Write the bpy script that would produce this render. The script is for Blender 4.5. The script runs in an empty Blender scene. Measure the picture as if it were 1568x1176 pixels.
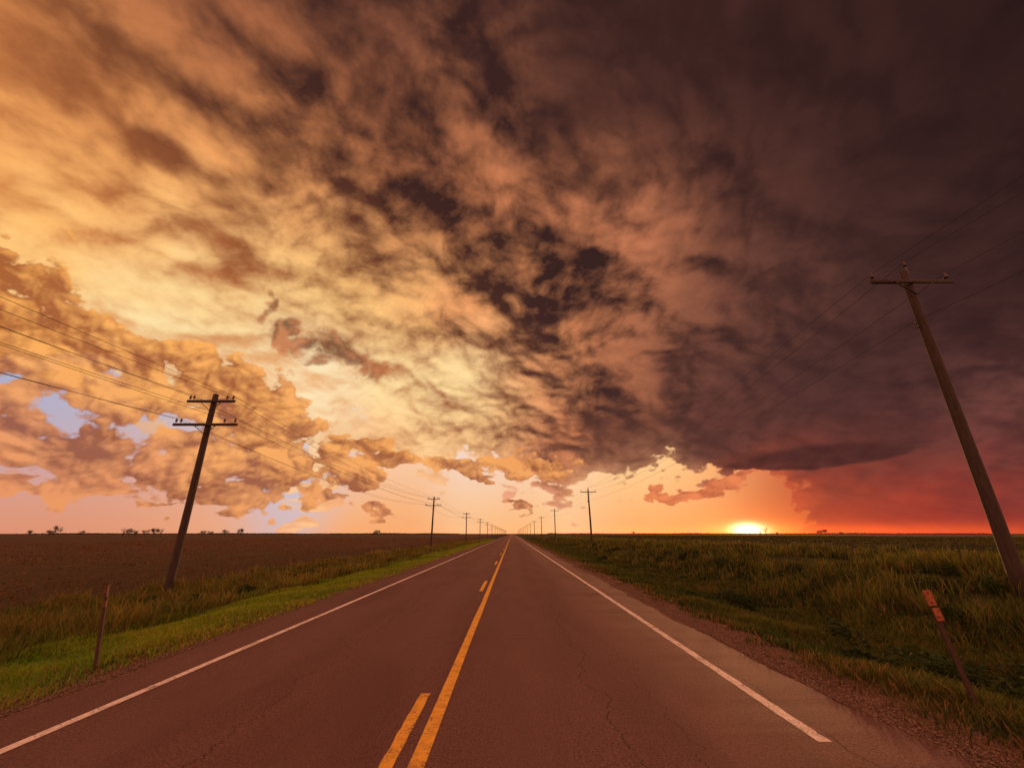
import bpy, math, random
import numpy as np
from mathutils import Vector
random.seed(4); rng=np.random.default_rng(4)
sc=bpy.context.scene
sc.view_settings.view_transform='Standard'; sc.view_settings.look='None'; sc.view_settings.exposure=0
# ------------------------------------------------------------ camera
PITCH=19.8; CAMH=1.75
cd=bpy.data.cameras.new("camera"); cam=bpy.data.objects.new("camera",cd)
sc.collection.objects.link(cam); sc.camera=cam
cd.sensor_width=36; cd.lens=14.6; cd.clip_start=0.05; cd.clip_end=60000
cam.location=(0,0,CAMH); cam.rotation_euler=(math.radians(90+PITCH),0,0)
SUN_AZ=28.2   # degrees right of +Y

def lin(c):
    return tuple(((v/255)/12.92 if v<=10 else (((v/255)+.055)/1.055)**2.4) for v in c)
# ------------------------------------------------------------ node helper
class G:
    def __init__(s,nt): s.nt=nt
    def n(s,t,**k):
        x=s.nt.nodes.new(t)
        for a,b in k.items(): setattr(x,a,b)
        return x
    def put(s,sock,v):
        if v is None: return
        if isinstance(v,bpy.types.NodeSocket): s.nt.links.new(v,sock)
        else: sock.default_value=v
    def m(s,op,a,b=None,c=None,clamp=False):
        x=s.n('ShaderNodeMath',operation=op,use_clamp=clamp)
        for i,v in enumerate((a,b,c)): s.put(x.inputs[i],v)
        return x.outputs[0]
    def v(s,op,a,b=None,c=None):
        x=s.n('ShaderNodeVectorMath',operation=op)
        s.put(x.inputs[0],a)
        if op=='SCALE': s.put(x.inputs[3],b)
        else:
            s.put(x.inputs[1],b); s.put(x.inputs[2],c)
        return x.outputs['Value'] if op in('DOT_PRODUCT','LENGTH','DISTANCE') else x.outputs[0]
    def noise(s,vec,scale,detail=4,rough=.5,dist=0,col=False,dim='3D'):
        x=s.n('ShaderNodeTexNoise',noise_dimensions=dim)
        s.put(x.inputs['Vector'],vec); x.inputs['Scale'].default_value=scale
        x.inputs['Detail'].default_value=detail; x.inputs['Roughness'].default_value=rough
        x.inputs['Distortion'].default_value=dist
        return x.outputs['Color' if col else 0]
    def mr(s,v,a,b,c=0,d=1,smooth=True):
        x=s.n('ShaderNodeMapRange',interpolation_type='SMOOTHSTEP' if smooth else 'LINEAR')
        for i,q in enumerate((v,a,b,c,d)): s.put(x.inputs[i],q)
        return x.outputs[0]
    def mix(s,f,a,b,blend='MIX'):
        x=s.n('ShaderNodeMix',data_type='RGBA',blend_type=blend)
        s.put(x.inputs['Factor'],f)
        s.put(x.inputs['A'],a if isinstance(a,bpy.types.NodeSocket) else (*a,1))
        s.put(x.inputs['B'],b if isinstance(b,bpy.types.NodeSocket) else (*b,1))
        return x.outputs['Result']
    def xyz(s,v):
        x=s.n('ShaderNodeSeparateXYZ'); s.put(x.inputs[0],v); return x.outputs
    def comb(s,a,b,c):
        x=s.n('ShaderNodeCombineXYZ')
        for i,q in enumerate((a,b,c)): s.put(x.inputs[i],q)
        return x.outputs[0]
def npmesh(name,co,quads,material,smooth=False,tint=None,tris=None):
    me=bpy.data.meshes.new(name); me.vertices.add(len(co)); me.vertices.foreach_set('co',np.ascontiguousarray(co,dtype=np.float32).ravel())
    nq=0 if quads is None else len(quads); n3=0 if tris is None else len(tris)
    lp=[]; 
    if nq: lp.append(np.asarray(quads).ravel())
    if n3: lp.append(np.asarray(tris).ravel())
    lp=np.concatenate(lp).astype(np.int32)
    me.loops.add(len(lp)); me.loops.foreach_set('vertex_index',lp)
    me.polygons.add(nq+n3)
    st=np.concatenate([np.arange(nq)*4,nq*4+np.arange(n3)*3]).astype(np.int32)
    me.polygons.foreach_set('loop_start',st)
    if smooth: me.polygons.foreach_set('use_smooth',np.ones(nq+n3,dtype=bool))
    me.update(calc_edges=True); me.validate()
    if tint is not None:
        addattr(me,'tint',tint)
    me.materials.append(material)
    o=bpy.data.objects.new(name,me); sc.collection.objects.link(o); return o
def addattr(me,nm,val):
    at=me.color_attributes.new(nm,'FLOAT_COLOR','POINT')
    at.data.foreach_set('color',np.ascontiguousarray(np.concatenate([val,np.ones((len(val),1))],1),dtype=np.float32).ravel())
def vn(x,y,s,seed):
    gx=x*s+seed*17.3; gy=y*s+seed*5.1; ix=np.floor(gx); iy=np.floor(gy); fx=gx-ix; fy=gy-iy
    fx=fx*fx*fx*(fx*(fx*6-15)+10); fy=fy*fy*fy*(fy*(fy*6-15)+10)
    def hsh(a,b): q=np.sin(a*127.1+b*311.7+seed)*43758.5453; return q-np.floor(q)
    return (hsh(ix,iy)*(1-fx)+hsh(ix+1,iy)*fx)*(1-fy)+(hsh(ix,iy+1)*(1-fx)+hsh(ix+1,iy+1)*fx)*fy
def fb(x,y,s,seed): return .5*vn(x,y,s,seed)+.3*vn(x,y,s*2.3,seed+1)+.2*vn(x,y,s*5,seed+2)
_tab=np.random.default_rng(99).uniform(0,2*np.pi,65536)
def perlin(x,y,seed=0):
    x=x+seed*13.37; y=y+seed*7.91
    ix=np.floor(x).astype(np.int64); iy=np.floor(y).astype(np.int64); fx=x-ix; fy=y-iy
    ux=fx*fx*fx*(fx*(fx*6-15)+10); uy=fy*fy*fy*(fy*(fy*6-15)+10)
    def gd(i,j,dx,dy):
        a=_tab[((i*73856093)^(j*19349663)^(seed*83492791))&65535]; return np.cos(a)*dx+np.sin(a)*dy
    a=gd(ix,iy,fx,fy); b=gd(ix+1,iy,fx-1,fy); c=gd(ix,iy+1,fx,fy-1); d=gd(ix+1,iy+1,fx-1,fy-1)
    return ((a*(1-ux)+b*ux)*(1-uy)+(c*(1-ux)+d*ux)*uy)*1.5
def pfb(x,y,s,oct_,gain,seed,bil=False):
    o=np.zeros_like(x); a=1.; ca,sa=math.cos(.6),math.sin(.6)
    x=x*s; y=y*s
    for k in range(oct_):
        n=perlin(x,y,seed+k)
        o+=a*((np.sqrt(n*n+.0006)*2.-.5) if bil else n); a*=gain
        x,y=(ca*x-sa*y)*2.07,(sa*x+ca*y)*2.07
    return o

# ------------------------------------------------------------ world: Nishita atmosphere (dusk strength)
W=bpy.data.worlds.new("World"); sc.world=W; W.use_nodes=True
nt=W.node_tree; nt.nodes.clear(); g=G(nt)
sky=g.n('ShaderNodeTexSky',sky_type='NISHITA'); sky.sun_disc=False
sky.sun_elevation=math.radians(1.3); sky.sun_rotation=math.radians(SUN_AZ)
bg=g.n('ShaderNodeBackground'); g.put(bg.inputs[0],sky.outputs[0]); bg.inputs[1].default_value=.005
wo=g.n('ShaderNodeOutputWorld'); nt.links.new(bg.outputs[0],wo.inputs[0])

# ------------------------------------------------------------ sky dome with the storm cloud deck
CP,SP=math.cos(math.radians(PITCH)),math.sin(math.radians(PITCH))
def sdir(u,v):
    """fixed world direction of image pixel u,v through the pitched camera"""
    dx,dy,f=u-784,588-v,636
    return Vector((dx,f*CP-dy*SP,f*SP+dy*CP)).normalized()
A=[ # image pixel u,v, lit colour, shaded colour, cover, bias
(0,20,(236,150,86),(186,110,60),1,.2),(150,40,(180,108,68),(90,53,41),1,-.05),(300,40,(164,98,64),(74,43,37),1,-.05),
(450,40,(152,90,62),(66,39,34),1,-.05),(600,60,(120,71,54),(60,36,32),1,-.05),(780,40,(84,49,42),(59,34,32),1,0),
(1000,40,(70,41,37),(55,32,30),1,0),(1250,40,(62,36,33),(48,28,26),1,0),(1500,40,(46,27,26),(35,21,22),1,0),
(30,170,(252,172,98),(204,120,66),1,.2),(150,190,(252,172,98),(138,79,48),1,.05),(300,180,(230,142,84),(92,53,40),1,-.05),
(450,170,(200,120,76),(68,40,34),1,-.05),(580,180,(146,86,60),(56,34,31),1,-.08),(720,200,(205,126,84),(66,39,34),1,-.1),
(860,180,(94,56,46),(60,36,33),1,-.1),(1050,180,(75,44,39),(58,34,32),1,0),(1300,200,(64,38,35),(51,30,29),1,0),
(1520,200,(50,30,28),(39,23,23),1,0),
(20,320,(255,182,104),(204,118,64),1,.08),(150,320,(255,186,108),(164,94,54),1,.03),(300,310,(252,176,104),(118,69,45),1,-.05),
(450,300,(250,168,102),(104,60,43),1,-.06),(600,310,(226,136,86),(66,40,33),1,-.08),(740,300,(226,138,90),(64,38,33),1,-.08),
(850,330,(222,136,92),(65,39,34),1,-.12),(980,340,(186,112,80),(62,38,34),1,-.12),(1120,330,(88,52,45),(63,38,35),1,0),
(1320,340,(75,45,41),(61,37,35),1,0),(1530,350,(62,37,35),(49,29,28),1,0),
(40,420,(255,204,120),(226,140,76),1,.1),(200,460,(255,238,178),(236,158,88),1,.12),(340,450,(255,216,144),(190,110,64),1,.1),
(480,430,(255,206,130),(158,90,54),1,.03),(600,450,(255,192,118),(114,66,44),1,-.02),(730,440,(246,162,102),(78,47,38),1,-.05),
(850,450,(222,138,90),(64,39,34),1,-.08),(980,450,(192,118,81),(62,38,34),1,-.08),(1120,460,(126,75,60),(66,40,36),1,0),
(1300,470,(79,48,43),(63,38,36),1,0),(1500,480,(65,39,37),(51,31,30),1,0),
(60,540,(255,212,152),(238,158,96),1,0),(200,540,(255,242,200),(248,188,120),1,.1),(330,550,(255,236,184),(230,156,94),1,0.08),
(450,560,(255,242,202),(240,176,110),1,.12),(600,570,(255,230,168),(198,116,68),1,.05),
(720,590,(255,226,162),(164,96,60),1,.05),(820,580,(242,158,102),(84,51,42),1,-.05),(940,580,(176,107,75),(68,42,38),1,-.08),
(1080,590,(104,62,53),(71,43,39),1,0),(1250,590,(83,50,46),(68,41,40),1,0),(1480,560,(78,46,44),(61,36,36),1,0),
(10,600,(215,160,135),(190,140,125),.1,0),(60,665,(214,158,135),(190,140,125),.1,0),(150,625,(214,160,140),(190,145,135),.1,0),
(200,710,(215,160,135),(190,140,120),.05,0),(300,660,(240,190,150),(220,170,140),.35,0),(400,610,(255,222,172),(245,190,135),.9,0),
(500,625,(255,228,180),(242,184,128),.85,.1),(560,665,(254,190,128),(202,124,84),.6,0),(650,645,(255,210,146),(168,98,62),1,.05),
(700,715,(250,190,140),(215,140,100),.2,0),
(760,655,(255,194,128),(128,76,54),1,0),(850,685,(212,128,86),(96,57,46),1,0),(960,665,(128,74,57),(83,50,43),1,0),(960,705,(140,80,60),(96,56,46),.85,0),
(1100,655,(108,62,53),(80,47,43),1,0),(1090,695,(106,61,52),(82,48,43),.95,0),(1240,660,(96,56,50),(78,45,42),1,0),(1400,640,(90,53,49),(75,43,42),1,0),
(1540,610,(136,80,70),(82,47,45),1,0),(1530,690,(124,65,57),(100,53,49),1,0),(1400,700,(124,64,55),(104,54,48),1,0),(1280,728,(136,66,53),(120,58,48),1,0),
(930,765,(250,190,140),(230,150,105),0,0),(790,760,(240,165,130),(225,150,120),.05,0),(1010,750,(250,190,140),(230,150,105),.0,0),
(1060,775,(240,140,95),(214,110,74),.0,0),(1190,770,(216,96,58),(208,92,56),0.35,0),(1310,765,(170,72,52),(158,66,50),1.,0),
(1440,765,(148,63,51),(136,57,48),1.,0),(1560,765,(128,57,50),(114,51,46),1,0),
(100,770,(225,150,118),(205,130,105),.1,0),(300,790,(235,160,120),(215,140,105),.05,0),(600,780,(245,170,120),(230,150,105),.02,0),
(1145,800,(225,80,50),(205,66,46),0,0),(1320,800,(206,72,45),(198,68,43),1,0),(1450,800,(186,62,43),(176,58,42),1,0),(1560,800,(170,56,43),(160,53,42),1,0),(40,730,(220,145,115),(190,128,105),.1,0),
]
S=[(330,60,60,-.35),(420,150,60,-.4),(480,230,50,-.35),(600,250,70,-.5),(640,330,50,-.35),(740,150,50,-.4),(800,400,50,-.5),(750,340,40,-.35),
(860,500,55,-.35),(870,600,60,-.4),(780,520,40,-.4),(700,120,50,-.3),(90,40,35,-.6),(235,228,26,-.9),(200,210,20,-.8),(100,145,18,-.9),(350,387,30,-.9),
(160,300,40,-.2),(960,560,50,-.3),(930,430,40,-.3),(520,300,35,-.4),(560,400,35,-.4),(400,280,30,-.4),
(700,205,26,.9),(745,250,26,.9),(780,290,24,.7),(840,330,30,.7),(1000,365,34,1.1),(950,355,28,.6),(1000,520,24,.9),(870,550,26,.8),(790,450,26,.6),(1080,480,24,.5),
(340,90,30,.6),(480,210,22,.6),(560,100,25,.5),(130,190,45,.4),(330,210,30,.4),(240,300,40,.3),(660,370,40,.4),(590,420,50,.3),(700,590,50,.4),
(200,470,50,.4),(560,610,50,.4),(640,520,50,.2),(1040,440,30,.7),(950,480,25,.6),(820,620,30,.5),(440,380,50,.3),(500,480,40,.3),(300,430,40,.3)]
K=[(0,600,(172,174,202)),(150,640,(178,178,204)),(60,790,(226,148,108)),(250,780,(242,168,118)),(200,700,(208,176,172)),(450,690,(200,188,202)),
(600,700,(248,204,166)),(750,700,(240,220,216)),(750,760,(249,200,146)),(600,800,(247,166,102)),(783,808,(253,170,94)),(450,600,(255,232,190)),
(880,745,(252,216,174)),(1000,728,(255,224,162)),(1090,722,(255,206,136)),(950,790,(253,158,80)),(1050,790,(251,128,62)),(1140,765,(232,106,60)),(1210,745,(190,86,60)),(1240,775,(192,76,50)),
(1300,790,(206,70,44)),(1500,795,(186,58,41)),(1300,750,(152,68,53)),(1420,750,(142,63,52)),(1550,750,(122,56,50)),(150,812,(222,132,90)),(1550,640,(140,80,76)),(330,640,(204,190,200))]
R=22000.0
azs=np.radians(np.concatenate([np.arange(-180,-60,2.0),np.arange(-60,60,.15),np.arange(60,180.1,2.0)]))
els=np.radians(np.concatenate([np.arange(-2,-.5,.5),np.arange(-.5,33,.13),np.arange(33,70,.19),np.arange(70,90.1,2.0)]))
AZ,EL=np.meshgrid(azs,els)
dv=np.stack([np.sin(AZ)*np.cos(EL),np.cos(AZ)*np.cos(EL),np.sin(EL)],-1).reshape(-1,3)
azf,elf=AZ.ravel(),EL.ravel()
zc=np.maximum(dv[:,2],0)+.36; qx=dv[:,0]/zc; qy=dv[:,1]/zc
sA,cA=math.sin(math.radians(38)),math.cos(math.radians(38))
al_=(qx*sA+qy*cA)*.88; ac_=qx*cA-qy*sA
w1=pfb(al_,ac_,2.2,4,.5,3); w2=pfb(al_,ac_,2.2,4,.5,23)
X0=al_+w1*.045; Y0=ac_+w2*.045
def norm(a):
    m=(elf>0)&(np.abs(azf)<1); return (a-a[m].mean())/a[m].std()
def puff(x,y): return pfb(x,y,3.9,6,.52,31,True)
h0=puff(X0,Y0); h1=puff(X0+.016,Y0-.029)
hb=pfb(X0,Y0,1.6,3,.5,37,True)
hh_=norm(h0); rl=norm(h0-h1); lo=norm(pfb(al_+w2*.10,ac_+w1*.10,1.7,4,.5,47)+.5*hb)
md_=norm(pfb(X0+w2*.04,Y0,6.5,4,.55,61))
def warp(amp):
    o=np.stack([w1,w2,pfb(qx,qy,3.0,4,.55,71)],-1)*.55
    f=np.stack([pfb(qx,qy,9.0,4,.5,81),pfb(qx,qy,9.0,4,.5,85),pfb(qx,qy,9,4,.5,89)],-1)*.34
    o=(o+f); o[:,2]*=.8
    w=dv+o*amp; return w/np.linalg.norm(w,axis=1,keepdims=True)
d2=warp(.10); d3=warp(.045)
e0=1.0e-3
REAR_FILL=np.array([1.25,.52,.32])  # added fill: unseen sky behind and overhead, brightened to light road and grass
N=len(dv)
aL=np.tile(e0*REAR_FILL*1.2,(N,1)); aD=np.tile(e0*REAR_FILL*.8,(N,1)); aC=np.tile(np.array([e0,0,0]),(N,1)); ws=np.full(N,e0)
for a in A:
    hi=a[1]<500; k=110. if hi else (230. if a[1]<690 else 420.)
    w=np.exp(k*((d2 if hi else d3)@np.array(sdir(a[0],a[1]))-1))
    aL+=w[:,None]*np.array(lin(a[2])); aD+=w[:,None]*np.array(lin(a[3])); aC+=w[:,None]*np.array([a[4],a[5],0]); ws+=w
aL/=ws[:,None]; aD/=ws[:,None]; aC/=ws[:,None]
st=np.zeros(N)
for (u,v,r,am) in S:
    q=Vector((u-784,588-v,636)).length; sg=r*1.15*636/(q*q)
    st+=am*.85*np.exp((d3@np.array(sdir(u,v))-1)/(sg*sg))
az3=np.arctan2(d3[:,0],d3[:,1]); el3=np.arcsin(np.clip(d3[:,2],-1,1))
def er2(u,v,ru,rv,A_=None,E_=None):
    c=sdir(u,v); azc=math.atan2(c.x,c.y); elc=math.asin(c.z)
    s1=math.atan2(sdir(u+ru,v).x,sdir(u+ru,v).y)-azc; s2=elc-math.asin(sdir(u,v+rv).z)
    return ((A_-azc)/s1)**2+((E_-elc)/s2)**2
c0=sdir(1245,698); c1_=sdir(1380,682); slope=(math.asin(c1_.z)-math.asin(c0.z))/(math.atan2(c1_.x,c1_.y)-math.atan2(c0.x,c0.y))
Et=elf*.8+el3*.2-slope*(azf-math.atan2(c0.x,c0.y))
lr=er2(1245,700,165,17,azf*.8+az3*.2,Et)
soft=np.where(Et>math.asin(c0.z),1.0,.30)
lens=np.clip((1.1+soft*.4-lr)/soft,0,1)*.9
aC[:,0]=np.maximum(aC[:,0],np.where(lens>0,lens*1.6,0))
for arr,cc in ((aL,(90,49,45)),(aD,(70,38,36))): arr[:]=arr*(1-lens[:,None])+np.array(lin(cc))*lens[:,None]
aC[:,0]+=1.2*np.clip((aC[:,0]-.80)/.18,0,1)
hiE=np.clip((elf-math.radians(24))/math.radians(6),0,1); aC[:,0]=aC[:,0]+hiE*.8
t0=.45+aC[:,1]+st+.18*hh_+.21*rl+.12*lo+.07*md_
t0=.5+.58*np.tanh((t0-.5)*1.35)
ctrl=np.stack([aC[:,0],t0,hh_*.1],-1)
ck_=np.tile(e0*REAR_FILL,(N,1)); wk=np.full(N,e0)
for (u,v,c) in K:
    w=np.exp(170.*(dv@np.array(sdir(u,v))-1)); ck_+=w[:,None]*np.array(lin(c)); wk+=w
ck_/=wk[:,None]
# lower cumulus masses: u,v,ru,rv,tone (0 orange, .5 dusky, 1 warm wisps, 2 dark scud)
CU=[(-20,425,90,60,0),(50,440,70,50,0),(20,500,120,75,.05),(120,520,90,55,.05),(60,565,130,48,.15),(200,560,60,50,.1),(215,605,75,46,.15),(320,585,65,50,.05),
(365,620,75,65,.1),(400,675,75,65,.2),(420,730,85,50,.3),(330,750,95,32,.45),(30,655,115,50,.5),(120,690,105,46,.5),(200,730,75,30,.55),(290,690,50,44,.3),
(40,740,90,12,.6),(535,685,40,16,.15),(595,705,36,16,.2),(555,735,30,22,.3),(690,708,42,20,.2),(715,730,28,9,.3),(835,712,50,18,.3),
(803,777,26,9,.5),(585,780,16,8,.5),(520,765,28,9,.5),(1055,754,58,12,.95),(1110,740,40,9,.95),(250,775,45,8,.6),
(528,545,50,28,2),(480,532,34,18,2),(440,506,20,20,2),(414,472,12,24,2)]
cf=np.full(N,-2.); cp=np.zeros(N); cw=np.full(N,1e-6)
for (u,v,ru,rv,pk) in CU:
    r2=er2(u,v,ru*1.1,rv*1.1,az3,el3); cf=np.maximum(cf,1-np.sqrt(np.minimum(r2,9)))
    w=np.exp(-np.minimum(r2,60)); cp+=w*pk; cw+=w
ex,ey=azf,elf*1.25
ex=ex+.014*pfb(azf,elf*1.25,8,3,.5,103); ey=ey+.014*pfb(azf,elf*1.25,8,3,.5,113)
cb=pfb(ex,ey,8.0,6,.53,121,True); cbs=pfb(ex+.006,ey+.010,8.0,6,.53,121,True)
cbn=norm(cb); crl=norm(cb-cbs)
cfull=cf+.24*cbn
csh=np.clip(.42+.22*crl+.15*cbn+.32*np.clip(.5-cfull,0,.5)+.13*norm(pfb(azf,elf,6,4,.5,131)),0,1.15)
cum=np.stack([cfull,cp/cw,csh],-1)

skm=bpy.data.materials.new("sky_clouds"); skm.use_nodes=True; nt=skm.node_tree; nt.nodes.clear(); g=G(nt)
geo=g.n('ShaderNodeNewGeometry'); d=g.v('NORMALIZE',geo.outputs['Position']); dz=g.xyz(d)
def attr(n): return g.n('ShaderNodeAttribute',attribute_name=n).outputs['Color']
L,D,Cc,clear,CM=attr('lit'),attr('shade'),attr('ctrl'),attr('clear'),attr('cumulus'); C=g.xyz(Cc); M=g.xyz(CM)
zc_=g.m('ADD',g.m('MAXIMUM',dz[2],0.0),0.36)
P=g.comb(g.m('DIVIDE',dz[0],zc_),g.m('DIVIDE',dz[1],zc_),0.0)
fn=g.m('SUBTRACT',g.noise(P,18,5,.64),.5)
fd=g.m('SUBTRACT',g.noise(g.v('MULTIPLY',d,(1,1,1.3)),24,5,.62),.5)
t=g.m('MULTIPLY_ADD',fn,.72,C[1]); t=g.m('MAXIMUM',g.m('MINIMUM',t,1.12),-.02)
tv3=g.comb(t,t,t)
cloud=g.v('MULTIPLY_ADD',g.v('SUBTRACT',L,D),tv3,D)
cv=g.m('MULTIPLY_ADD',g.m('SUBTRACT',C[0],.5),1.1,g.m('MULTIPLY',fd,1.1)); cv=g.m('MULTIPLY_ADD',C[2],2.0,cv)
al=g.mr(cv,-.05,.18)
body=g.mr(cv,0.0,.45)
cloud=g.mix(g.m('MULTIPLY',g.m('SUBTRACT',1.0,body),g.m('MULTIPLY',g.mr(dz[2],.5,.2),.6)),cloud,L)
col=g.mix(al,clear,cloud)
cv2=g.m('MULTIPLY_ADD',fd,1.1,M[0])
pk=M[1]; scud=g.mr(pk,1.0,1.7)
al2=g.mr(cv2,-.08,.15); al2s=g.m('MULTIPLY',g.mr(cv2,-.22,.48),.92)
al2=g.m('ADD',al2,g.m('MULTIPLY',scud,g.m('SUBTRACT',al2s,al2)))
sh=g.m('MULTIPLY_ADD',fd,1.0,M[2],clamp=True)
li=g.mix(g.mr(pk,0,.65,0,1,False),lin((255,178,92)),lin((230,146,100))); li=g.mix(g.mr(pk,.65,.95,0,1,False),li,lin((238,134,84)))
dk=g.mix(g.mr(pk,0,.65,0,1,False),lin((166,91,48)),lin((152,90,68))); dk=g.mix(g.mr(pk,.65,.95,0,1,False),dk,lin((186,96,64)))
li=g.mix(scud,li,lin((196,118,74))); dk=g.mix(scud,dk,lin((112,64,44)))
col=g.mix(g.m('MULTIPLY',al2,.95),col,g.mix(sh,dk,li))
al=g.m('MAXIMUM',al,al2)
az=math.radians(SUN_AZ); T=(math.cos(az),-math.sin(az),0); F=(math.sin(az),math.cos(az),0)
sx=g.v('DOT_PRODUCT',d,T); fr=g.m('GREATER_THAN',g.v('DOT_PRODUCT',d,F),0.0)
def glow(a,b,z0,col_,acc):
    q=g.m('ADD',g.m('POWER',g.m('ABSOLUTE',g.m('DIVIDE',sx,a)),2.0),g.m('POWER',g.m('ABSOLUTE',g.m('DIVIDE',g.m('SUBTRACT',dz[2],z0),b)),2.0))
    w=g.m('MULTIPLY',g.m('EXPONENT',g.m('MULTIPLY',q,-1.0)),fr)
    return g.v('MULTIPLY_ADD',w,col_,acc)
col=glow(.024,.011,.006,(4.5,3.0,1.6),col)
col=glow(.060,.017,.004,(1.1,.34,.05),col)
col=glow(.38,.013,.002,(.85,.10,.006),col)
col=glow(.13,.038,.01,(.26,.06,.005),col)
em=g.n('ShaderNodeEmission'); g.put(em.inputs[0],col)
tr=g.n('ShaderNodeBsdfTransparent'); tv=g.m('SUBTRACT',1.0,al); g.put(tr.inputs[0],g.comb(tv,tv,tv))
ad=g.n('ShaderNodeAddShader'); nt.links.new(em.outputs[0],ad.inputs[0]); nt.links.new(tr.outputs[0],ad.inputs[1])
o=g.n('ShaderNodeOutputMaterial'); nt.links.new(ad.outputs[0],o.inputs[0])
try: skm.cycles.emission_sampling='NONE'
except Exception as ex_: print(ex_)
nx,ny=len(azs),len(els); i=np.arange(nx-1)[None,:]+np.arange(ny-1)[:,None]*nx
so_=npmesh("sky",dv*R,np.stack([i,i+1,i+1+nx,i+nx],-1).reshape(-1,4),skm,True)
for nm,val in (('lit',aL),('shade',aD),('ctrl',ctrl),('clear',ck_),('cumulus',cum)): addattr(so_.data,nm,val)

# ------------------------------------------------------------ sun
sl=bpy.data.lights.new("sun","SUN"); sl.energy=2.0; sl.angle=math.radians(.5); sl.color=(1,.45,.18)
so=bpy.data.objects.new("sun",sl); sc.collection.objects.link(so)
el=math.radians(1.3)
tosun=Vector((math.sin(az)*math.cos(el),math.cos(az)*math.cos(el),math.sin(el)))
so.rotation_euler=(-tosun).to_track_quat('-Z','Y').to_euler(); so.location=(40,80,30)

# ------------------------------------------------------------ materials
def mat(name):
    m=bpy.data.materials.new(name); m.use_nodes=True
    nt=m.node_tree; nt.nodes.clear(); g=G(nt)
    o=g.n('ShaderNodeOutputMaterial'); b=g.n('ShaderNodeBsdfPrincipled')
    nt.links.new(b.outputs[0],o.inputs[0]); b.inputs['Roughness'].default_value=.85
    return m,g,b,o
def bump(g,b,h,strength,dist):
    x=g.n('ShaderNodeBump'); x.inputs['Strength'].default_value=strength; x.inputs['Distance'].default_value=dist
    g.put(x.inputs['Height'],h); g.put(b.inputs['Normal'],x.outputs[0])
def simple(name,c1,c2,scale=20,rough=.8,bs=.3,bd=.01,metal=0,stretch=(1,1,1)):
    m,g,b,o=mat(name); tc=g.n('ShaderNodeTexCoord')
    p=g.v('MULTIPLY',tc.outputs['Object'],stretch)
    n=g.noise(p,scale,6,.6); g.put(b.inputs['Base Color'],g.mix(g.mr(n,.35,.65),c1,c2))
    b.inputs['Roughness'].default_value=rough; b.inputs['Metallic'].default_value=metal
    bump(g,b,n,bs,bd); return m
wood=simple("weathered_wood",(.024,.013,.010),(.050,.028,.021),6,.85,.5,.01,0,(4,4,.35))
wood_arm=simple("crossarm_wood",(.028,.016,.012),(.052,.030,.022),8,.85,.4,.01)
ceramic=simple("insulator_glaze",(.04,.022,.018),(.07,.04,.03),10,.35,.05,.002)
wirem=simple("wire_metal",(.02,.013,.012),(.035,.022,.02),5,.8,0,.001,0)
rust=simple("rusty_steel",(.035,.016,.012),(.075,.034,.022),30,.8,.3,.003,.1)
orange=simple("faded_orange_paint",(.42,.11,.025),(.20,.055,.022),18,.6,.15,.003)
redp=simple("faded_red_paint",(.14,.032,.02),(.06,.022,.015),40,.6,.15,.003)
bark=simple("tree_bark",(.02,.014,.01),(.04,.028,.02),6,.9,.4,.02)
def leafmat(name,trans=.35,rough=.7):
    m,g,b,o=mat(name); at=g.n('ShaderNodeAttribute',attribute_name='tint')
    g.put(b.inputs['Base Color'],at.outputs['Color']); b.inputs['Roughness'].default_value=rough
    b.inputs['Specular IOR Level'].default_value=.25
    tr=g.n('ShaderNodeBsdfTranslucent'); g.put(tr.inputs[0],g.mix(1.0,at.outputs['Color'],(1.3,1.35,.7),'MULTIPLY'))
    mx=g.n('ShaderNodeMixShader'); mx.inputs[0].default_value=trans
    g.nt.links.new(b.outputs[0],mx.inputs[1]); g.nt.links.new(tr.outputs[0],mx.inputs[2]); g.nt.links.new(mx.outputs[0],o.inputs[0])
    return m
grassm=leafmat("grass_blades"); foliage=leafmat("tree_foliage",.2)

# ------------------------------------------------------------ terrain
RL,RR=-5.2,3.62
px=[-30000,-60,-22,-17,-13,-9.5,-7.2,-6.0,RL,RL+.3,RR-.3,RR,4.5,6.2,8.0,10,13,16,20,40,30000]
pz=[-.95,-.95,-.95,-.95,-.9,-.52,-.2,-.06,-.015,-.02,-.02,-.015,-.07,-.42,-.85,-1.0,-.75,-.25,-.05,0,0]
def terr(x,y):
    x=np.asarray(x,float); y=np.asarray(y,float)
    z=np.interp(x,px,pz)
    off=np.clip(np.maximum(RL-.2-x,x-RR-.2)/1.5,0,1)
    far=np.clip(1-np.abs(y)/400,0.15,1)
    z=z+off*far*(.045*np.sin(x*1.9+y*.7)+.035*np.sin(y*1.7-x*.9+2)+.05*np.sin(y*.23+x*.31))
    return z
def sheet(name,xs,ys,zf,material):
    X,Y=np.meshgrid(xs,ys); Z=zf(X,Y)
    co=np.stack([X,Y,Z],-1).reshape(-1,3).astype(np.float32)
    nx,ny=len(xs),len(ys); i=np.arange(nx-1)[None,:]+np.arange(ny-1)[:,None]*nx
    f=np.stack([i,i+1,i+1+nx,i+nx],-1).reshape(-1,4)
    return npmesh(name,co,f,material,smooth=True)
gm,g,b,o=mat("ground_soil_and_grass")
geo=g.n('ShaderNodeNewGeometry'); pos=geo.outputs['Position']; pp=g.xyz(pos)
wob=g.m('MULTIPLY',g.m('SUBTRACT',g.noise(pos,.35,4,.6),.5),6.0)
xw=g.m('ADD',pp[0],wob)
nf=g.noise(pos,9.0,6,.65); nm=g.noise(pos,.8,5,.6)
ny_=g.noise(g.v('MULTIPLY',pos,(.9,.06,1)),1.0,5,.6)
nbig=g.noise(g.v('MULTIPLY',pos,(.02,.006,1)),1.0,4,.6)
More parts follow.
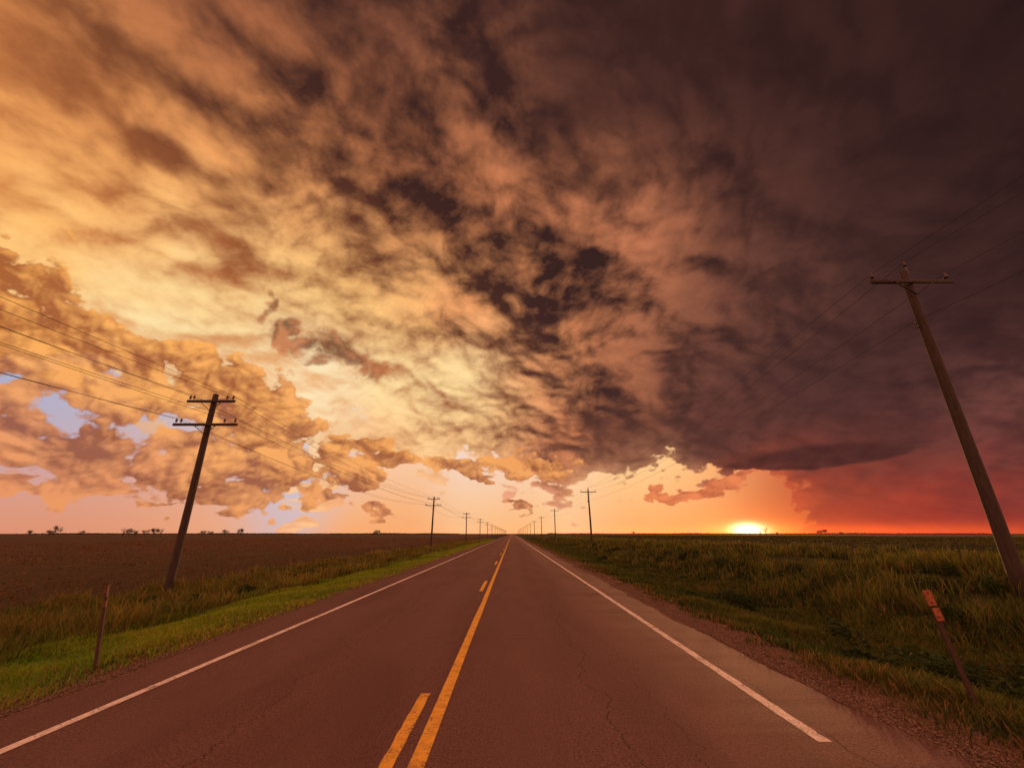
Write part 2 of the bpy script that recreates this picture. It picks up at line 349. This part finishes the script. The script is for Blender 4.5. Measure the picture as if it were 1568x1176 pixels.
soil=g.mix(g.mr(nf,.35,.65),(.036,.016,.010),(.130,.062,.036))
soil=g.mix(g.m('MULTIPLY',g.mr(ny_,.45,.62),.6),soil,(.033,.018,.010))
soil=g.mix(g.m('MULTIPLY',g.mr(nbig,.48,.62),.55),soil,(.048,.040,.012))
gr=g.mix(g.mr(nm,.38,.62),(.024,.036,.008),(.055,.054,.015))
gr=g.mix(g.m('MULTIPLY',g.mr(nf,.45,.7),.6),gr,(.080,.055,.023))
crop=g.mix(g.mr(ny_,.4,.6),(.024,.031,.007),(.056,.052,.012))
crop=g.mix(g.m('MULTIPLY',g.mr(nbig,.42,.6),.5),crop,(.070,.045,.014))
grav=g.mix(g.mr(g.noise(pos,38,4,.7),.4,.62),(.07,.038,.026),(.24,.135,.095))
c=g.mix(g.mr(xw,-17.5,-16.0),soil,gr)
c=g.mix(g.mr(xw,17.0,22.0),c,crop)
wob2=g.m('MULTIPLY',g.m('SUBTRACT',g.noise(pos,1.6,5,.65),.5),1.6)
xg=g.m('ADD',pp[0],wob2)
gmask=g.m('MULTIPLY',g.mr(xg,-5.95,-5.5),g.m('SUBTRACT',1.0,g.mr(xg,4.4,5.0)))
c=g.mix(gmask,c,grav)
g.put(b.inputs['Base Color'],c); b.inputs['Roughness'].default_value=.95; b.inputs['Specular IOR Level'].default_value=.1
bump(g,b,g.m('ADD',nf,g.m('MULTIPLY',nm,2.0)),.8,.08)
def grow(a,b_,d0,r):
    out=[a]; s=d0
    while out[-1]<b_: out.append(out[-1]+s); s*=r
    out[-1]=b_
    return out
GX=15000
xs=np.array(sorted(set([-v for v in grow(14,GX,.4,1.12)]+list(np.arange(-14,16,.25))+grow(16,GX,.4,1.12))))
ys=np.array([-60,-40,-25,-15,-8,-4]+list(np.arange(-2,30,.3))+grow(30,GX,.35,1.06))
sheet("ground",xs,ys,terr,gm)

# ------------------------------------------------------------ road
rm,g,b,o=mat("asphalt")
geo=g.n('ShaderNodeNewGeometry'); pos=geo.outputs['Position']; pp=g.xyz(pos)
agg=g.noise(pos,130,3,.7); agg2=g.noise(pos,45,4,.6); blot=g.noise(g.v('MULTIPLY',pos,(1.2,.25,1)),1.2,6,.6)
vor=g.n('ShaderNodeTexVoronoi'); g.put(vor.inputs['Vector'],pos); vor.inputs['Scale'].default_value=85
c=g.mix(g.mr(agg2,.36,.64),(.088,.044,.039),(.172,.088,.077))
c=g.mix(g.mr(blot,.35,.65,0,.5),c,(.090,.044,.039))
spk=g.m('MULTIPLY',g.mr(vor.outputs['Distance'],.34,.12),g.mr(agg,.49,.60))
c=g.mix(g.m('MULTIPLY',spk,.85),c,(.46,.28,.25))
tr=0
for x0 in (-3.5,-1.75,.15,1.95):
    w=g.m('EXPONENT',g.m('MULTIPLY',g.m('POWER',g.m('ABSOLUTE',g.m('SUBTRACT',pp[0],x0)),2.0),-7.0)); tr=g.m('ADD',w,tr)
c=g.mix(g.m('MULTIPLY',tr,.28),c,(.168,.088,.078))
def crack(x0,amp,seed,y0,y1,wd):
    yy=g.comb(0.0,g.m('ADD',pp[1],seed),0.0)
    w=g.m('MULTIPLY',g.m('SUBTRACT',g.noise(yy,.9,7,.62),.5),amp)
    dd=g.m('ABSOLUTE',g.m('SUBTRACT',g.m('SUBTRACT',pp[0],x0),w))
    ln=g.mr(dd,wd,wd*.3)
    return g.m('MULTIPLY',g.m('MULTIPLY',ln,g.mr(pp[1],y0-.3,y0)),g.m('MULTIPLY',g.mr(pp[1],y1+1,y1),g.mr(g.noise(pos,2.2,3,.6),.36,.50)))
ck=g.m('MAXIMUM',crack(1.0,1.1,3.0,2,12,.010),crack(-2.6,1.3,20.,3,20,.009))
ck=g.m('MAXIMUM',ck,crack(2.9,.5,41.,3,30,.010))
ck=g.m('MAXIMUM',ck,crack(1.6,1.6,77.,2,9,.007))
yy=g.comb(g.m('MULTIPLY',pp[0],1.0),0.0,0.0)
wv=g.m('MULTIPLY',g.noise(yy,1.1,6,.6),1.6)
md=g.m('ABSOLUTE',g.m('SUBTRACT',g.m('MODULO',g.m('ADD',g.m('ADD',pp[1],wv),100.0),9.5),4.7))
ck=g.m('MAXIMUM',ck,g.m('MULTIPLY',g.mr(md,.014,.004),g.mr(g.noise(pos,.9,3,.6),.48,.58)))
c=g.mix(g.m('MULTIPLY',ck,.85),c,(.02,.012,.011))
patch=g.m('MULTIPLY',g.mr(g.noise(g.v('MULTIPLY',pos,(.55,.12,1)),1.0,2,.4),.57,.63),.22)
c=g.mix(patch,c,(.07,.036,.033))
g.put(b.inputs['Base Color'],c); b.inputs['Roughness'].default_value=.9; b.inputs['Specular IOR Level'].default_value=.12
bump(g,b,g.m('SUBTRACT',g.m('ADD',agg2,g.m('MULTIPLY',agg,.6)),ck),.35,.007)
rys=np.array(list(np.arange(-60,-2,2.))+list(np.arange(-2,40,.12))+grow(40,14000,.15,1.06))
nr=len(rys); jf=np.clip(1-rys/200,0,1)
def walk(n,a):
    w=np.convolve(rng.normal(0,1,n+12),np.ones(6)/6,'same')[:n]; return w*a
el_=RL+walk(nr,.08)*jf+.10*np.sin(rys*.35)*jf; er_=RR+walk(nr,.08)*jf+.10*np.sin(rys*.3+1)*jf
cols=np.linspace(0,1,9); X=el_[:,None]*(1-cols)+er_[:,None]*cols
Z=np.full_like(X,.004); Z[:,0]=-.03; Z[:,-1]=-.03
X[:,1]=X[:,0]+.04; X[:,-2]=X[:,-1]-.04
co=np.stack([X,np.repeat(rys[:,None],9,1),Z],-1).reshape(-1,3)
i=np.arange(8)[None,:]+np.arange(nr-1)[:,None]*9
npmesh("road",co,np.stack([i,i+1,i+10,i+9],-1).reshape(-1,4),rm)

def paint(name,c1,wear):
    m,g,b,o=mat(name); geo=g.n('ShaderNodeNewGeometry'); pos=geo.outputs['Position']
    n=g.noise(pos,55,5,.7); n2=g.noise(pos,4,4,.6)
    w=g.mr(g.m('ADD',n,g.m('MULTIPLY',n2,.5)),wear,wear+.10)
    col=g.mix(g.mr(g.noise(pos,9,5,.6),.35,.7),c1,tuple(v*.72 for v in c1))
    g.put(b.inputs['Base Color'],g.mix(w,col,(.13,.068,.06))); b.inputs['Roughness'].default_value=.75
    bump(g,b,n,.4,.004); return m
white=paint("white_road_paint",(.78,.68,.62),.79); yellow=paint("yellow_road_paint",(.80,.42,.035),.80)
def strip(name,xc,w,segs,material):
    allc=[];allf=[];base=0
    for (a,bb) in segs:
        y=[a]; s=.08
        while y[-1]<bb-1e-6: y.append(min(bb,y[-1]+s)); s=min(s*1.03,80)
        y=np.array(y); n=len(y); j=np.clip(1-y/60,0,1)*.0045
        l=xc-w/2+rng.normal(0,1,n)*j; r=xc+w/2+rng.normal(0,1,n)*j
        cc=np.stack([np.stack([l,y,np.full(n,.008)],-1),np.stack([r,y,np.full(n,.008)],-1)],1).reshape(-1,3)
        i=base+np.arange(n-1)*2; allf.append(np.stack([i,i+1,i+3,i+2],-1)); allc.append(cc); base+=2*n
    return npmesh(name,np.concatenate(allc),np.concatenate(allf),material)
strip("road_edge_line",-4.35,.105,[(-60,14000)],white)
strip("road_edge_line",2.79,.115,[(4.56,14000)],white)
strip("road_center_line",-.765,.125,[(-60,14000)],yellow)
strip("road_center_dashes",-1.005,.115,[(2.7+12.19*k,5.75+12.19*k) for k in range(-5,60)],yellow)

# ------------------------------------------------------------ builder
class B:
    def __init__(s): s.v=[];s.f=[];s.mi=[]
    def ring(s,pts,mi,close=True):
        n=s.sides; prev=None
        for (c,r,dv) in pts:
            q=Vector(dv).to_track_quat('Z','Y'); st=len(s.v)
            for k in range(n):
                a=2*math.pi*k/n; s.v.append(tuple(Vector(c)+q@Vector((r*math.cos(a),r*math.sin(a),0))))
            if prev is not None:
                for k in range(n): s.f.append((prev+k,prev+(k+1)%n,st+(k+1)%n,st+k)); s.mi.append(mi)
            else: first=st
            prev=st
        s.f.append(tuple(reversed(range(first,first+n)))); s.mi.append(mi)
        s.f.append(tuple(range(prev,prev+n))); s.mi.append(mi)
    def tube(s,a,b,r0,r1,mi=0,sides=8):
        s.sides=sides; dv=Vector(b)-Vector(a); s.ring([(a,r0,dv),(b,r1,dv)],mi)
    def box(s,c,sz,mi=0,rot=None,bev=.0):
        hx,hy,hz=[q/2 for q in sz]; st=len(s.v); e=bev
        sec=[(-hy+e,-hz),(hy-e,-hz),(hy,-hz+e),(hy,hz-e),(hy-e,hz),(-hy+e,hz),(-hy,hz-e),(-hy,-hz+e)]
        for x in (-hx,hx):
            for (y,z) in sec:
                p=Vector((x,y,z)); 
                if rot is not None: p=rot@p
                s.v.append(tuple(p+Vector(c)))
        for k in range(8): s.f.append((st+k,st+(k+1)%8,st+8+(k+1)%8,st+8+k)); s.mi.append(mi)
        s.f.append(tuple(reversed(range(st,st+8)))); s.mi.append(mi)
        s.f.append(tuple(range(st+8,st+16))); s.mi.append(mi)
    def make(s,name,mats,loc=(0,0,0),smooth=False,rot=None):
        me=bpy.data.meshes.new(name); me.from_pydata(s.v,[],s.f); me.update()
        for m in mats: me.materials.append(m)
        me.polygons.foreach_set('material_index',s.mi)
        if smooth: me.polygons.foreach_set('use_smooth',[len(f)==4 for f in s.f])
        o=bpy.data.objects.new(name,me); o.location=loc
        if rot: o.rotation_euler=rot
        sc.collection.objects.link(o); return o
def insul(b,p,s=1.0,up=1):
    x,y,z=p; b.tube((x,y,z),(x,y,z+.10*s),.014,.014,1,6)
    b.sides=10; Z=(0,0,1)
    b.ring([((x,y,z+.08*s),.055*s,Z),((x,y,z+.11*s),.065*s,Z),((x,y,z+.13*s),.04*s,Z),((x,y,z+.17*s),.05*s,Z),((x,y,z+.20*s),.03*s,Z),((x,y,z+.23*s),.035*s,Z),((x,y,z+.25*s),.015*s,Z)],1)
    return (x,y,z+.21*s)
def pole_shaft(b,h,r0,r1,depth=.6):
    b.sides=14; pts=[]; n=9
    for k in range(n+1):
        t=k/n; z=-depth+t*(h+depth)
        pts.append(((.02*math.sin(t*5),.015*math.sin(t*4+1),z),r0+(r1-r0)*t,(0,0,1)))
    pts.append(((pts[-1][0][0],pts[-1][0][1],h+.04),r1*.6,(0,0,1)))
    b.ring(pts,0)
def seg_box(b,a,c,w,mi=2):
    a=Vector(a);c=Vector(c);dv=c-a; b.box((a+c)/2,(dv.length,w,w*.5),mi,dv.to_track_quat('X','Z'),.003)
def pole_right(h):
    b=B(); pole_shaft(b,h,.225,.14)
    za=h-.62; yo=-.20
    b.box((0,yo,za),(3.45,.12,.15),2,None,.012)
    b.tube((0,yo-.09,za),(0,.16,za),.015,.015,1,6)
    seg_box(b,(-.85,yo-.085,za-.02),(-.03,yo-.03,za-.62),.06,2); seg_box(b,(.85,yo-.085,za-.02),(.03,yo-.03,za-.62),.06,2)
    at=[insul(b,(-1.62,yo,za+.075),1.4),insul(b,(1.5,yo,za+.075),1.5)]
    b.box((0,-.15,h-.05),(.05,.05,.35),1,None,.005)
    at.append(insul(b,(0,-.15,h+.10),1.3))
    zb=h-2.6; b.box((-.21,0,zb),(.24,.06,.12),1,None,.006); at.append(insul(b,(-.29,0,zb),1.0))
    b.tube((.15,-.13,.4),(.12,-.10,h-3),.012,.012,1,5)
    return b,at
def pole_left(h):
    b=B(); pole_shaft(b,h,.19,.135)
    at=[]
    for (za,wd,xs_) in ((h-.42,2.5,(-1.15,-.95,.80,1.12)),(h-1.68,3.3,(-1.55,-1.30,.95,1.5))):
        yo=-.19
        b.box((-.06,yo,za),(wd,.11,.13),2,None,.012)
        b.tube((0,yo-.09,za),(0,.16,za),.015,.015,1,6)
        seg_box(b,(-.6,yo-.07,za-.02),(-.03,yo-.02,za-.50),.05,2); seg_box(b,(.6,yo-.07,za-.02),(.03,yo-.02,za-.50),.05,2)
        for q in xs_: at.append(insul(b,(q-.05,yo,za+.065),1.05))
    return b,at
def wires(name,poles,rr):
    b=B(); 
    for (p0,a0),(p1,a1) in zip(poles[:-1],poles[1:]):
        for k in range(len(a0)):
            s=Vector(p0)+Vector(a0[k]); e=Vector(p1)+Vector(a1[k]); n=18 if p0[1]<150 else 8
            sag=(.9+.25*((k*7)%3))*((e-s).length/70)**2
            b.sides=5; pts=[]
            for i in range(n+1):
                t=i/n; c=s.lerp(e,t); c.z-=4*sag*t*(1-t); dv=(e-s).normalized(); dv.z-=4*sag*(1-2*t)/(e-s).length
                pts.append((c,rr,dv))
            b.ring(pts,0)
    b.make(name,[wirem])
PR=[];
for k in range(-1,17):
    y=15.2+78.6*k; h=12.55+random.uniform(-.15,.15)*(k!=0) - (1.4 if k>0 else 0)
    zg=float(terr(16.85,y)); lean=(random.uniform(-.012,.012),random.uniform(-.012,.012),0) if k>0 else (0,0,0)
    b,at=pole_right(h)
    b.make("utility_pole",[wood,ceramic,wood_arm],(16.85,y,zg),True,lean); PR.append(((16.85,y,zg),at))
wires("power_line",PR,.010)
PL=[]
for k in range(-1,19):
    y=21.1+65.5*k; h=9.68+random.uniform(-.12,.12)*(k!=0); zg=-.95
    lean=(random.uniform(-.012,.012),random.uniform(-.012,.012),0) if k>0 else (0,0,0)
    b,at=pole_left(h)
    b.make("utility_pole",[wood,ceramic,wood_arm],(-15.8,y,zg),True,lean); PL.append(((-15.8,y,zg),at))
wires("telephone_line",PL,.009)

# ------------------------------------------------------------ marker posts
def chan(b,h,w=.055):
    b.box((0,0,h/2-.2),(w,.006,h+.4),0,None,.001); b.box((-w/2,.014,h/2-.2),(.006,.03,h+.4),0,None,.001); b.box((w/2,.014,h/2-.2),(.006,.03,h+.4),0,None,.001)
b=B(); chan(b,1.12,.035); b.box((0,-.012,1.02),(.05,.012,.15),1,None,.004); b.box((0.01,-.012,.85),(.038,.012,.09),1,None,.004)
for z in (.98,1.07): b.tube((0,-.03,z),(0,.02,z),.007,.007,0,6)
b.make("roadside_marker_post",[rust,redp],(-5.78,6.75,float(terr(-5.78,6.75))),False,(.01,-.13,.2))
b=B(); chan(b,1.33,.045); b.box((0,-.016,1.25),(.08,.014,.17),1,None,.005); b.box((.012,-.016,1.07),(.07,.014,.14),1,None,.005)
for z in (1.2,1.30,1.05): b.tube((0,-.035,z),(0,.02,z),.008,.008,0,6)
b.make("roadside_marker_post",[rust,orange],(5.2,5.55,float(terr(5.2,5.55))-.06),False,(.02,-.15,-.25))
b=B(); chan(b,1.1,.06); b.box((0,-.016,.95),(.1,.014,.22),1,None,.005)
b.make("roadside_marker_post",[rust,redp],(-12.6,21.5,float(terr(-12.6,21.5))-.1),False,(0,.04,0))
b=B(); fy=[9+7.5*k for k in range(0,26)]; tops=[]
for y in fy:
    lx=random.uniform(-.12,.12); z=float(terr(24,y)); h=1.25+random.uniform(-.1,.1)
    b.tube((24,y,z-.2),(24+lx,y+random.uniform(-.08,.08),z+h),.045,.035,0,7); tops.append((24+lx,y,z+h))
for p,q in zip(tops[:-1],tops[1:]):
    for dz_ in (.12,.5,.88): b.tube((p[0],p[1],p[2]-dz_),(q[0],q[1],q[2]-dz_),.006,.006,1,4)
b.make("barbed_wire_fence",[wood,wirem])

# ------------------------------------------------------------ trees
def tree(u,hpx,Y,bare=False):
    x=(u-784)/676*Y; s=Y*.941/636; H=hpx*s; zg=-.95 if x<0 else 0.0
    b=B(); b.tube((0,0,-.3),(random.uniform(-.03,.03)*H,0,H*.45),H*.035,H*.022,0,8)
    tips=[]
    for k in range(9 if bare else 7):
        a=k*2.4+random.random(); el=random.uniform(.5,1.3); l=H*random.uniform(.25,.5); z0=H*random.uniform(.22,.45)
        e=Vector((math.cos(a)*math.cos(el)*l*1.2,math.sin(a)*math.cos(el)*l*1.2,z0+math.sin(el)*l))
        b.tube((0,0,z0),tuple(e),H*.016,H*.005,0,6); tips.append(e)
        for j in range(4 if bare else 2):
            e2=e+Vector((random.uniform(-1,1),random.uniform(-1,1),random.uniform(.1,1)))*H*.16
            b.tube(tuple(e.lerp(Vector((0,0,z0)),random.uniform(.1,.5))),tuple(e2),H*.006,H*.002,0,5)
            tips.append(e2)
    nm="bare_tree" if bare else "tree"
    ob=b.make(nm,[bark],(x,Y,zg))
    if not bare:
        n=900; T=np.array([tuple(t) for t in tips]); c=T[rng.integers(0,len(T),n)]+rng.normal(0,H*.085,(n,3))
        c[:,2]=np.maximum(c[:,2],H*.2)
        r=H*.028*rng.uniform(.6,1.5,(n,1)); u1=rng.normal(0,1,(n,3)); u1/=np.linalg.norm(u1,axis=1,keepdims=True)
        u2=np.cross(u1,rng.normal(0,1,(n,3))); u2/=np.linalg.norm(u2,axis=1,keepdims=True)
        co=np.stack([c-u1*r,c+u2*r*.6,c+u1*r,c-u2*r*.6],1).reshape(-1,3); q=np.arange(n*4).reshape(-1,4)
        tint=np.repeat(np.array([[.022,.030,.010]])*rng.uniform(.5,1.5,(n,1)),4,0)
        lf=npmesh("leaves",co,q,foliage,False,tint); lf.parent=ob
for (u,h,Y,br) in [(45,9,520,0),(82,14,420,0),(76,9,430,0),(125,8,560,0),(189,16,450,1),(198,12,450,0),(207,9,440,0),(222,10,470,0),(236,14,430,0),(246,14,430,1),
    (310,9,500,0),(322,8,560,0),(344,10,520,0),(368,12,420,0),(577,9,600,0),(573,6,620,0),(970,5,900,0),(1173,15,480,1),(1164,10,480,1),(1190,5,500,0),(1256,8,520,0),(1264,9,520,0),(1288,5,600,0),(1150,7,560,1)]:
    tree(u,h,Y,bool(br))
n=9000; uu=np.concatenate([rng.uniform(-2600,-300,n//2),rng.uniform(200,2600,n//2)]); yy=rng.uniform(2300,2600,n)
hh=(2.0+3.5*np.abs(np.sin(uu*.011)*np.sin(uu*.0037+1)))*rng.random(n)
c=np.stack([uu,yy,hh-.5],-1); r=1.6
co=np.stack([c+[-r*1.6,0,-r],c+[r*1.6,0,-r],c+[r,0,r*.8],c+[-r*.8,0,r]],1).reshape(-1,3)
npmesh("distant_tree_row",co,np.arange(n*4).reshape(-1,4),foliage,False,np.repeat(np.array([[.022,.022,.012]])*rng.uniform(.6,1.4,(n,1)),4,0))

# ------------------------------------------------------------ grass
def blades(name,x,y,h,w,tint,lean=.35):
    n=len(x); z=terr(x,y)-.01; a=rng.uniform(0,2*np.pi,n); la=rng.uniform(0,2*np.pi,n)
    wx,wy=np.cos(a)*w/2,np.sin(a)*w/2; ln=h*lean*rng.uniform(.2,1.6,n); lx,ly=np.cos(la)*ln,np.sin(la)*ln
    V=np.zeros((n,5,3))
    V[:,0]=np.stack([x-wx,y-wy,z],-1); V[:,1]=np.stack([x+wx,y+wy,z],-1)
    V[:,2]=np.stack([x-wx*.8+lx*.35,y-wy*.8+ly*.35,z+h*.58],-1); V[:,3]=np.stack([x+wx*.8+lx*.35,y+wy*.8+ly*.35,z+h*.58],-1)
    V[:,4]=np.stack([x+lx,y+ly,z+h*(1-.12*lean)],-1)
    i=np.arange(n)*5; q=np.stack([i,i+1,i+3,i+2],-1); t=np.stack([i+2,i+3,i+4],-1)
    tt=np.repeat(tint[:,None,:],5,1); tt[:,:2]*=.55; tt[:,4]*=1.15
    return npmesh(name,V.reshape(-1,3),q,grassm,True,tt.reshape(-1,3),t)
def scatter(n,x0,x1,y0,y1):
    y=y0*(y1/y0)**rng.random(n); x=rng.uniform(x0,x1,n); return x,y
def dist(x,y): return np.sqrt(x*x+y*y)
def colmix(a,b,t): return np.array(a)[None]*(1-t[:,None])+np.array(b)[None]*t[:,None]
# left mown strip
x,y=scatter(200000,-11.5,-5.35,2.6,150); p=fb(x,y,.7,3); edge=np.clip((-5.35-x)/1.2,0,1)
keep=rng.random(len(x))<np.clip(edge*1.3+p-.25,0.05,1); x,y,p,edge=x[keep],y[keep],p[keep],edge[keep]
D_=dist(x,y); h=(.05+.09*edge*p+.05*rng.random(len(x)))*(1+.5*(x<-9)); w=np.maximum(.006,D_*.0016)
c=colmix((.10,.24,.012),(.27,.31,.02),np.clip(p*1.5-.25,0,1))*rng.uniform(.6,1.25,(len(x),1)); dry=rng.random(len(x))<(.35*(1-edge)+.05); c[dry]=np.array((.30,.17,.08))*rng.uniform(.5,1.1,(dry.sum(),1))
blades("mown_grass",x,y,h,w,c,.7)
# left weedy verge in clumps
x,y=scatter(140000,-18.5,-8.3,5,190); p=fb(x,y,.45,9); p2=fb(x,y,1.3,77); e=np.clip((-8.3-x)/2.0,0,1); q=np.clip((x+18.5)/2,0,1)
keep=rng.random(len(x))<np.clip((p*2.6-.85)*(e+.1)*(q+.1)*(.2+1.6*p2),0,1); x,y,p,e,p2=x[keep],y[keep],p[keep],e[keep],p2[keep]
D_=dist(x,y); h=(.12+.75*p*p2*1.5)*rng.uniform(.5,1.25,len(x)); w=np.maximum(.009,D_*.0015)
c=colmix((.07,.12,.014),(.28,.18,.045),np.clip(rng.random(len(x))*.7+(p2-.5)*1.4,0,1))*rng.uniform(.4,1.2,(len(x),1))
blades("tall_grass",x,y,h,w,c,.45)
# right verge
x,y=scatter(210000,3.85,13,2.6,170); p=fb(x,y,.6,21); p2=fb(x,y,1.7,88); edge=np.clip((x-3.9)/1.5,0,1)
keep=rng.random(len(x))<np.clip(edge*1.2+p-.55+(p2-.5)*1.0,0.03,1); x,y,p,edge,p2=x[keep],y[keep],p[keep],edge[keep],p2[keep]
D_=dist(x,y); h=(.05+.26*edge*p*p2*2+.06*rng.random(len(x))); w=np.maximum(.007,D_*.0016)
c=colmix((.030,.064,.009),(.11,.115,.018),np.clip(p*1.8-.45,0,1))*rng.uniform(.4,1.25,(len(x),1)); dry=rng.random(len(x))<np.clip(.65*(1-edge)+.08+(.5-p2)*.9,0,1); c[dry]=np.array((.23,.13,.055))*rng.uniform(.5,1.1,(dry.sum(),1))
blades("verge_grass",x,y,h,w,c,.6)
# right tall weeds in uneven clumps
x,y=scatter(200000,8.2,34,5.5,260); p=fb(x,y,.28,33); p2=fb(x,y,1.1,66); e=np.clip((x-8.5)/4.5,0,1)
keep=rng.random(len(x))<np.clip((p*3.2-1.2)*(e+.12)*(.05+1.9*p2),0,1); x,y,p,e,p2=x[keep],y[keep],p[keep],e[keep],p2[keep]
D_=dist(x,y); h=(.13+1.15*p*e*p2*1.3)*rng.uniform(.4,1.2,len(x)); w=np.maximum(.012,D_*.0015)
c=colmix((.026,.046,.008),(.17,.175,.026),np.clip(p2*3.2-1.3,0,1))*rng.uniform(.35,1.25,(len(x),1)); dry=rng.random(len(x))<.14; c[dry]=np.array((.22,.13,.05))*rng.uniform(.5,1.1,(dry.sum(),1))
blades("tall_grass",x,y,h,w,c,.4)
# broad-leaved weeds
def weeds(name,pts):
    C=[];R_=[];TN=[]
    for (wx,wy,wr,wh) in pts:
        n=260; a=rng.uniform(0,6.283,n); rr=wr*np.sqrt(rng.random(n)); zz=rng.random(n)**.7*wh*(1-.5*(rr/wr)**2)
        xx=wx+rr*np.cos(a)*(1+.3*np.sin(3*a)); yy_=wy+rr*np.sin(a); C.append(np.stack([xx,yy_,terr(xx,yy_)+zz],-1)); R_.append(rng.uniform(.02,.05,n)*(1+.02*wy))
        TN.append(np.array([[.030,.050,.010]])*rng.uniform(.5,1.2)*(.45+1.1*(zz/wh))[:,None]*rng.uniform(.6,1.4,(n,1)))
    c=np.concatenate(C); r=np.concatenate(R_)[:,None]; n=len(c)
    u1=rng.normal(0,1,(n,3)); u1[:,2]*=.5; u1/=np.linalg.norm(u1,axis=1,keepdims=True)
    u2=np.cross(u1,rng.normal(0,1,(n,3))); u2/=np.linalg.norm(u2,axis=1,keepdims=True)
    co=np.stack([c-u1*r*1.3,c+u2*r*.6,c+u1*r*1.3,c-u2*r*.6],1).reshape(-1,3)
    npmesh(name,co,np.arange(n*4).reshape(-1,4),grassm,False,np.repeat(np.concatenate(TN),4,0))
pts=[]
for k in range(90):
    y=5.5*(60/5.5)**random.random(); x=random.uniform(7.0,20) if y>9 else random.uniform(6.2,13); pts.append((x,y,random.uniform(.2,.6),random.uniform(.25,.75)))
for k in range(30):
    y=7*(60/7)**random.random(); pts.append((random.uniform(-17,-10),y,random.uniform(.2,.5),random.uniform(.2,.55)))
pts+=[(-11.2,27,1.4,.9),(-10.6,29,1.0,.8),(-12,25.5,1.0,.7)]
weeds("broadleaf_weeds",pts)
x,y=scatter(70000,-140,-17,9,300); p=fb(x,y,.2,41); keep=p>.42; x,y,p=x[keep],y[keep],p[keep]
D_=dist(x,y); h=(.05+.12*rng.random(len(x))); w=np.maximum(.02,D_*.002)
c=colmix((.06,.03,.016),(.22,.105,.045),rng.random(len(x)))
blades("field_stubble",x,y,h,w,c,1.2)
x,y=scatter(80000,26,240,10,500); p=fb(x,y,.08,51); D_=dist(x,y); h=(.2+.25*rng.random(len(x))*p); w=np.maximum(.02,D_*.002)
c=colmix((.026,.038,.008),(.095,.082,.018),np.clip(p*1.8-.4,0,1))*rng.uniform(.5,1.2,(len(x),1))
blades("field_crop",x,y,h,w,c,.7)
n=30000; side=rng.random(n)<.5; y=2.5*(60/2.5)**rng.random(n)
x=np.where(side,RL-.02-np.abs(rng.normal(0,.24,n)),RR+.02+np.abs(rng.normal(0,.42,n)))
r=rng.uniform(.004,.016,n)*(1+dist(x,y)*.01); z=np.maximum(terr(x,y),-.03-np.clip(x-4,0,3)*.25)+r*.3
oc=np.array([[1,0,0],[-1,0,0],[0,1,0],[0,-1,0],[0,0,.7],[0,0,-.7]],float)
V=np.stack([x,y,z],-1)[:,None,:]+oc[None]*r[:,None,None]*rng.uniform(.6,1.4,(n,6,1))
ft=np.array([[0,2,4],[2,1,4],[1,3,4],[3,0,4],[2,0,5],[1,2,5],[3,1,5],[0,3,5]])
T=(np.arange(n)[:,None,None]*6+ft[None]).reshape(-1,3)
stone,gs,bs_,os_=mat("gravel_stone"); at=gs.n('ShaderNodeAttribute',attribute_name='tint'); gs.put(bs_.inputs['Base Color'],at.outputs['Color'])
npmesh("gravel",V.reshape(-1,3),None,stone,False,np.repeat(colmix((.07,.04,.03),(.24,.14,.10),rng.random(n)),6,0),T)
